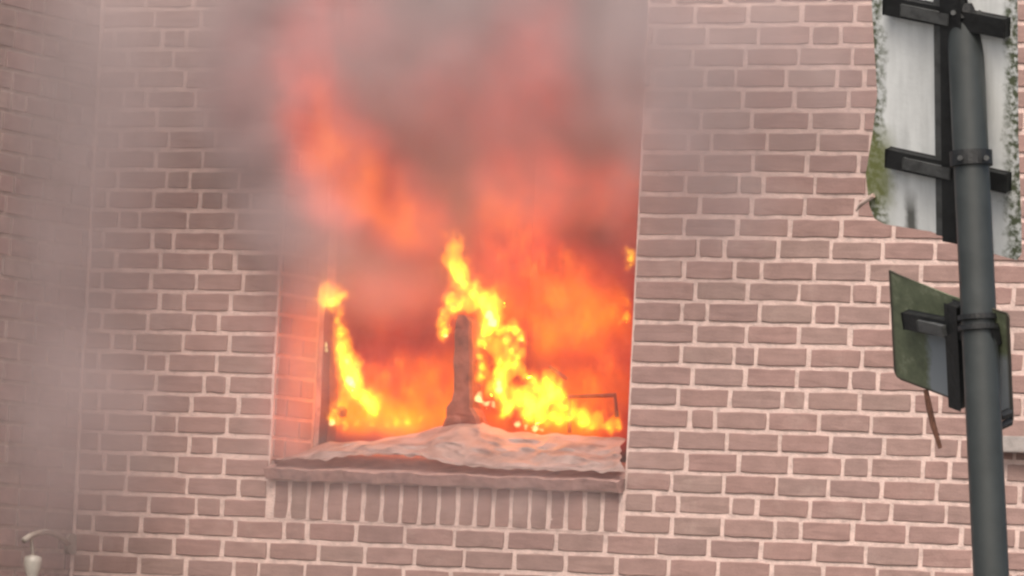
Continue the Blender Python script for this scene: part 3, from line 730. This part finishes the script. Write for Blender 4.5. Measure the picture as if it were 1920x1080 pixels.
eb = q.math('SUBTRACT', .5, q.math('ABSOLUTE', q.math('SUBTRACT', b_, .5)))
rim = q.n('ShaderNodeMapRange', {0: q.math('MINIMUM', ed, eb), 1: .012, 2: .03, 3: .9, 4: 0.0}).outputs[0]
c = q.mix(g, (.24, .27, .29), green); c = q.mix(rim, c, (.05, .04, .03))
p = q.n('ShaderNodeBsdfPrincipled', {'Base Color': c, 'Roughness': .6}); q.n('ShaderNodeOutputMaterial', {0: p.outputs[0]})
mesh_obj('plate', plate([(0, 0), (.10, .012), (.52, .03), (.985, 0), (1, .03), (1, .97), (.985, 1), (.5, .995), (.06, 1), (.02, .985), (.0, .94)], O2, U2, V2, N2, .004), m, low_sign)
bm = bmesh.new(); bar(bm, O2 + U2*.59 + V2*.06 - N2*.014, O2 + U2*.59 + V2*1.0 - N2*.014, .032, .026, N2); mesh_obj('channel', bm, M_BLACK, low_sign)
a, b = O2 + U2*.17 + V2*.37 - N2*.013, O2 + U2*.93 + V2*.22 - N2*.013
bm = bmesh.new(); bar(bm, a, b, .034, .022, N2); br = mesh_obj('bracket', bm, M_BLACK, low_sign)
bm = bmesh.new(); bar(bm, a+(b-a)*.20 - N2*.014, a+(b-a)*.5 - N2*.02, .022, .012, N2); mesh_obj('clip', bm, M_STEEL, br)
l = (at(ppx(606), 606, YP)-base).dot(dirp)
for dz in (-.010, .012):
    bm = bmesh.new(); strap(bm, base+dirp*(l+dz), .0055, PR+.0005); mesh_obj('clamp', bm, M_BLACK, low_sign)
bm = bmesh.new(); bolt(bm, O2 + U2*.985 + V2*.90 - N2*.002, -N2, .010, .03); bolt(bm, O2 + U2*.985 + V2*.99 - N2*.002, -N2, .009, .035); tag(mesh_obj('bolts', bm, M_BLACK, low_sign), kind='stuff')
# rusty wire hanging under it
wp = O2 + U2*.27 + V2*1.0
bm = bmesh.new(); bm_tube(bm, [wp, wp + cvec(6, 30, 0), wp + cvec(14, 66, 0), wp + cvec(28, 112, 0)], [.006, .0075, .0075, .005], 8)
mesh_obj('wire', bm, M_RUST, low_sign)

# ------------------------------------------------------------------ wall lamp on the projecting wall
def onret(px, py, off=0.0):
    """a point off metres in front of the projecting wall's face"""
    d = FWD*FPX + RIGHT*(px-960) + UP*(540-py); tt = (CX+off-CAM.x)/d.x; return CAM + d*tt
lamp = empty('wall_lamp', onret(110, 1015)); tag(lamp, 'wall lamp with curved arm and pale glass shade by the corner', 'wall lamp')
arc = [(128, 1020, .01), (112, 1006, .05), (98, 999, .09), (84, 997, .12), (70, 1000, .14), (55, 1006, .15), (45, 1013, .155)]
bm = bmesh.new(); bm_tube(bm, [onret(*p) for p in arc], .011, 12); mesh_obj('arm', bm, M_LAMPARM, lamp, smooth=True)
bm = bmesh.new(); bm_tube(bm, [onret(128, 1020, .0), onret(128, 1020, .0)+Vector((.02, 0, 0))], .04, 20); mesh_obj('wall_plate', bm, M_LAMPARM, lamp)
ctr = onret(62, 1044, .15)
bm = bmesh.new(); bm_tube(bm, [onret(58, 1005, .15), ctr], .007, 10); mesh_obj('stem', bm, M_LAMPARM, lamp)
bm = bmesh.new(); bm_tube(bm, [ctr+Vector((0, 0, dz)) for dz in (.006, .0, -.02, -.05, -.085, -.11)], [.012, .031, .034, .028, .018, .010], 24); mesh_obj('shade', bm, M_LAMPGLASS, lamp, smooth=True)
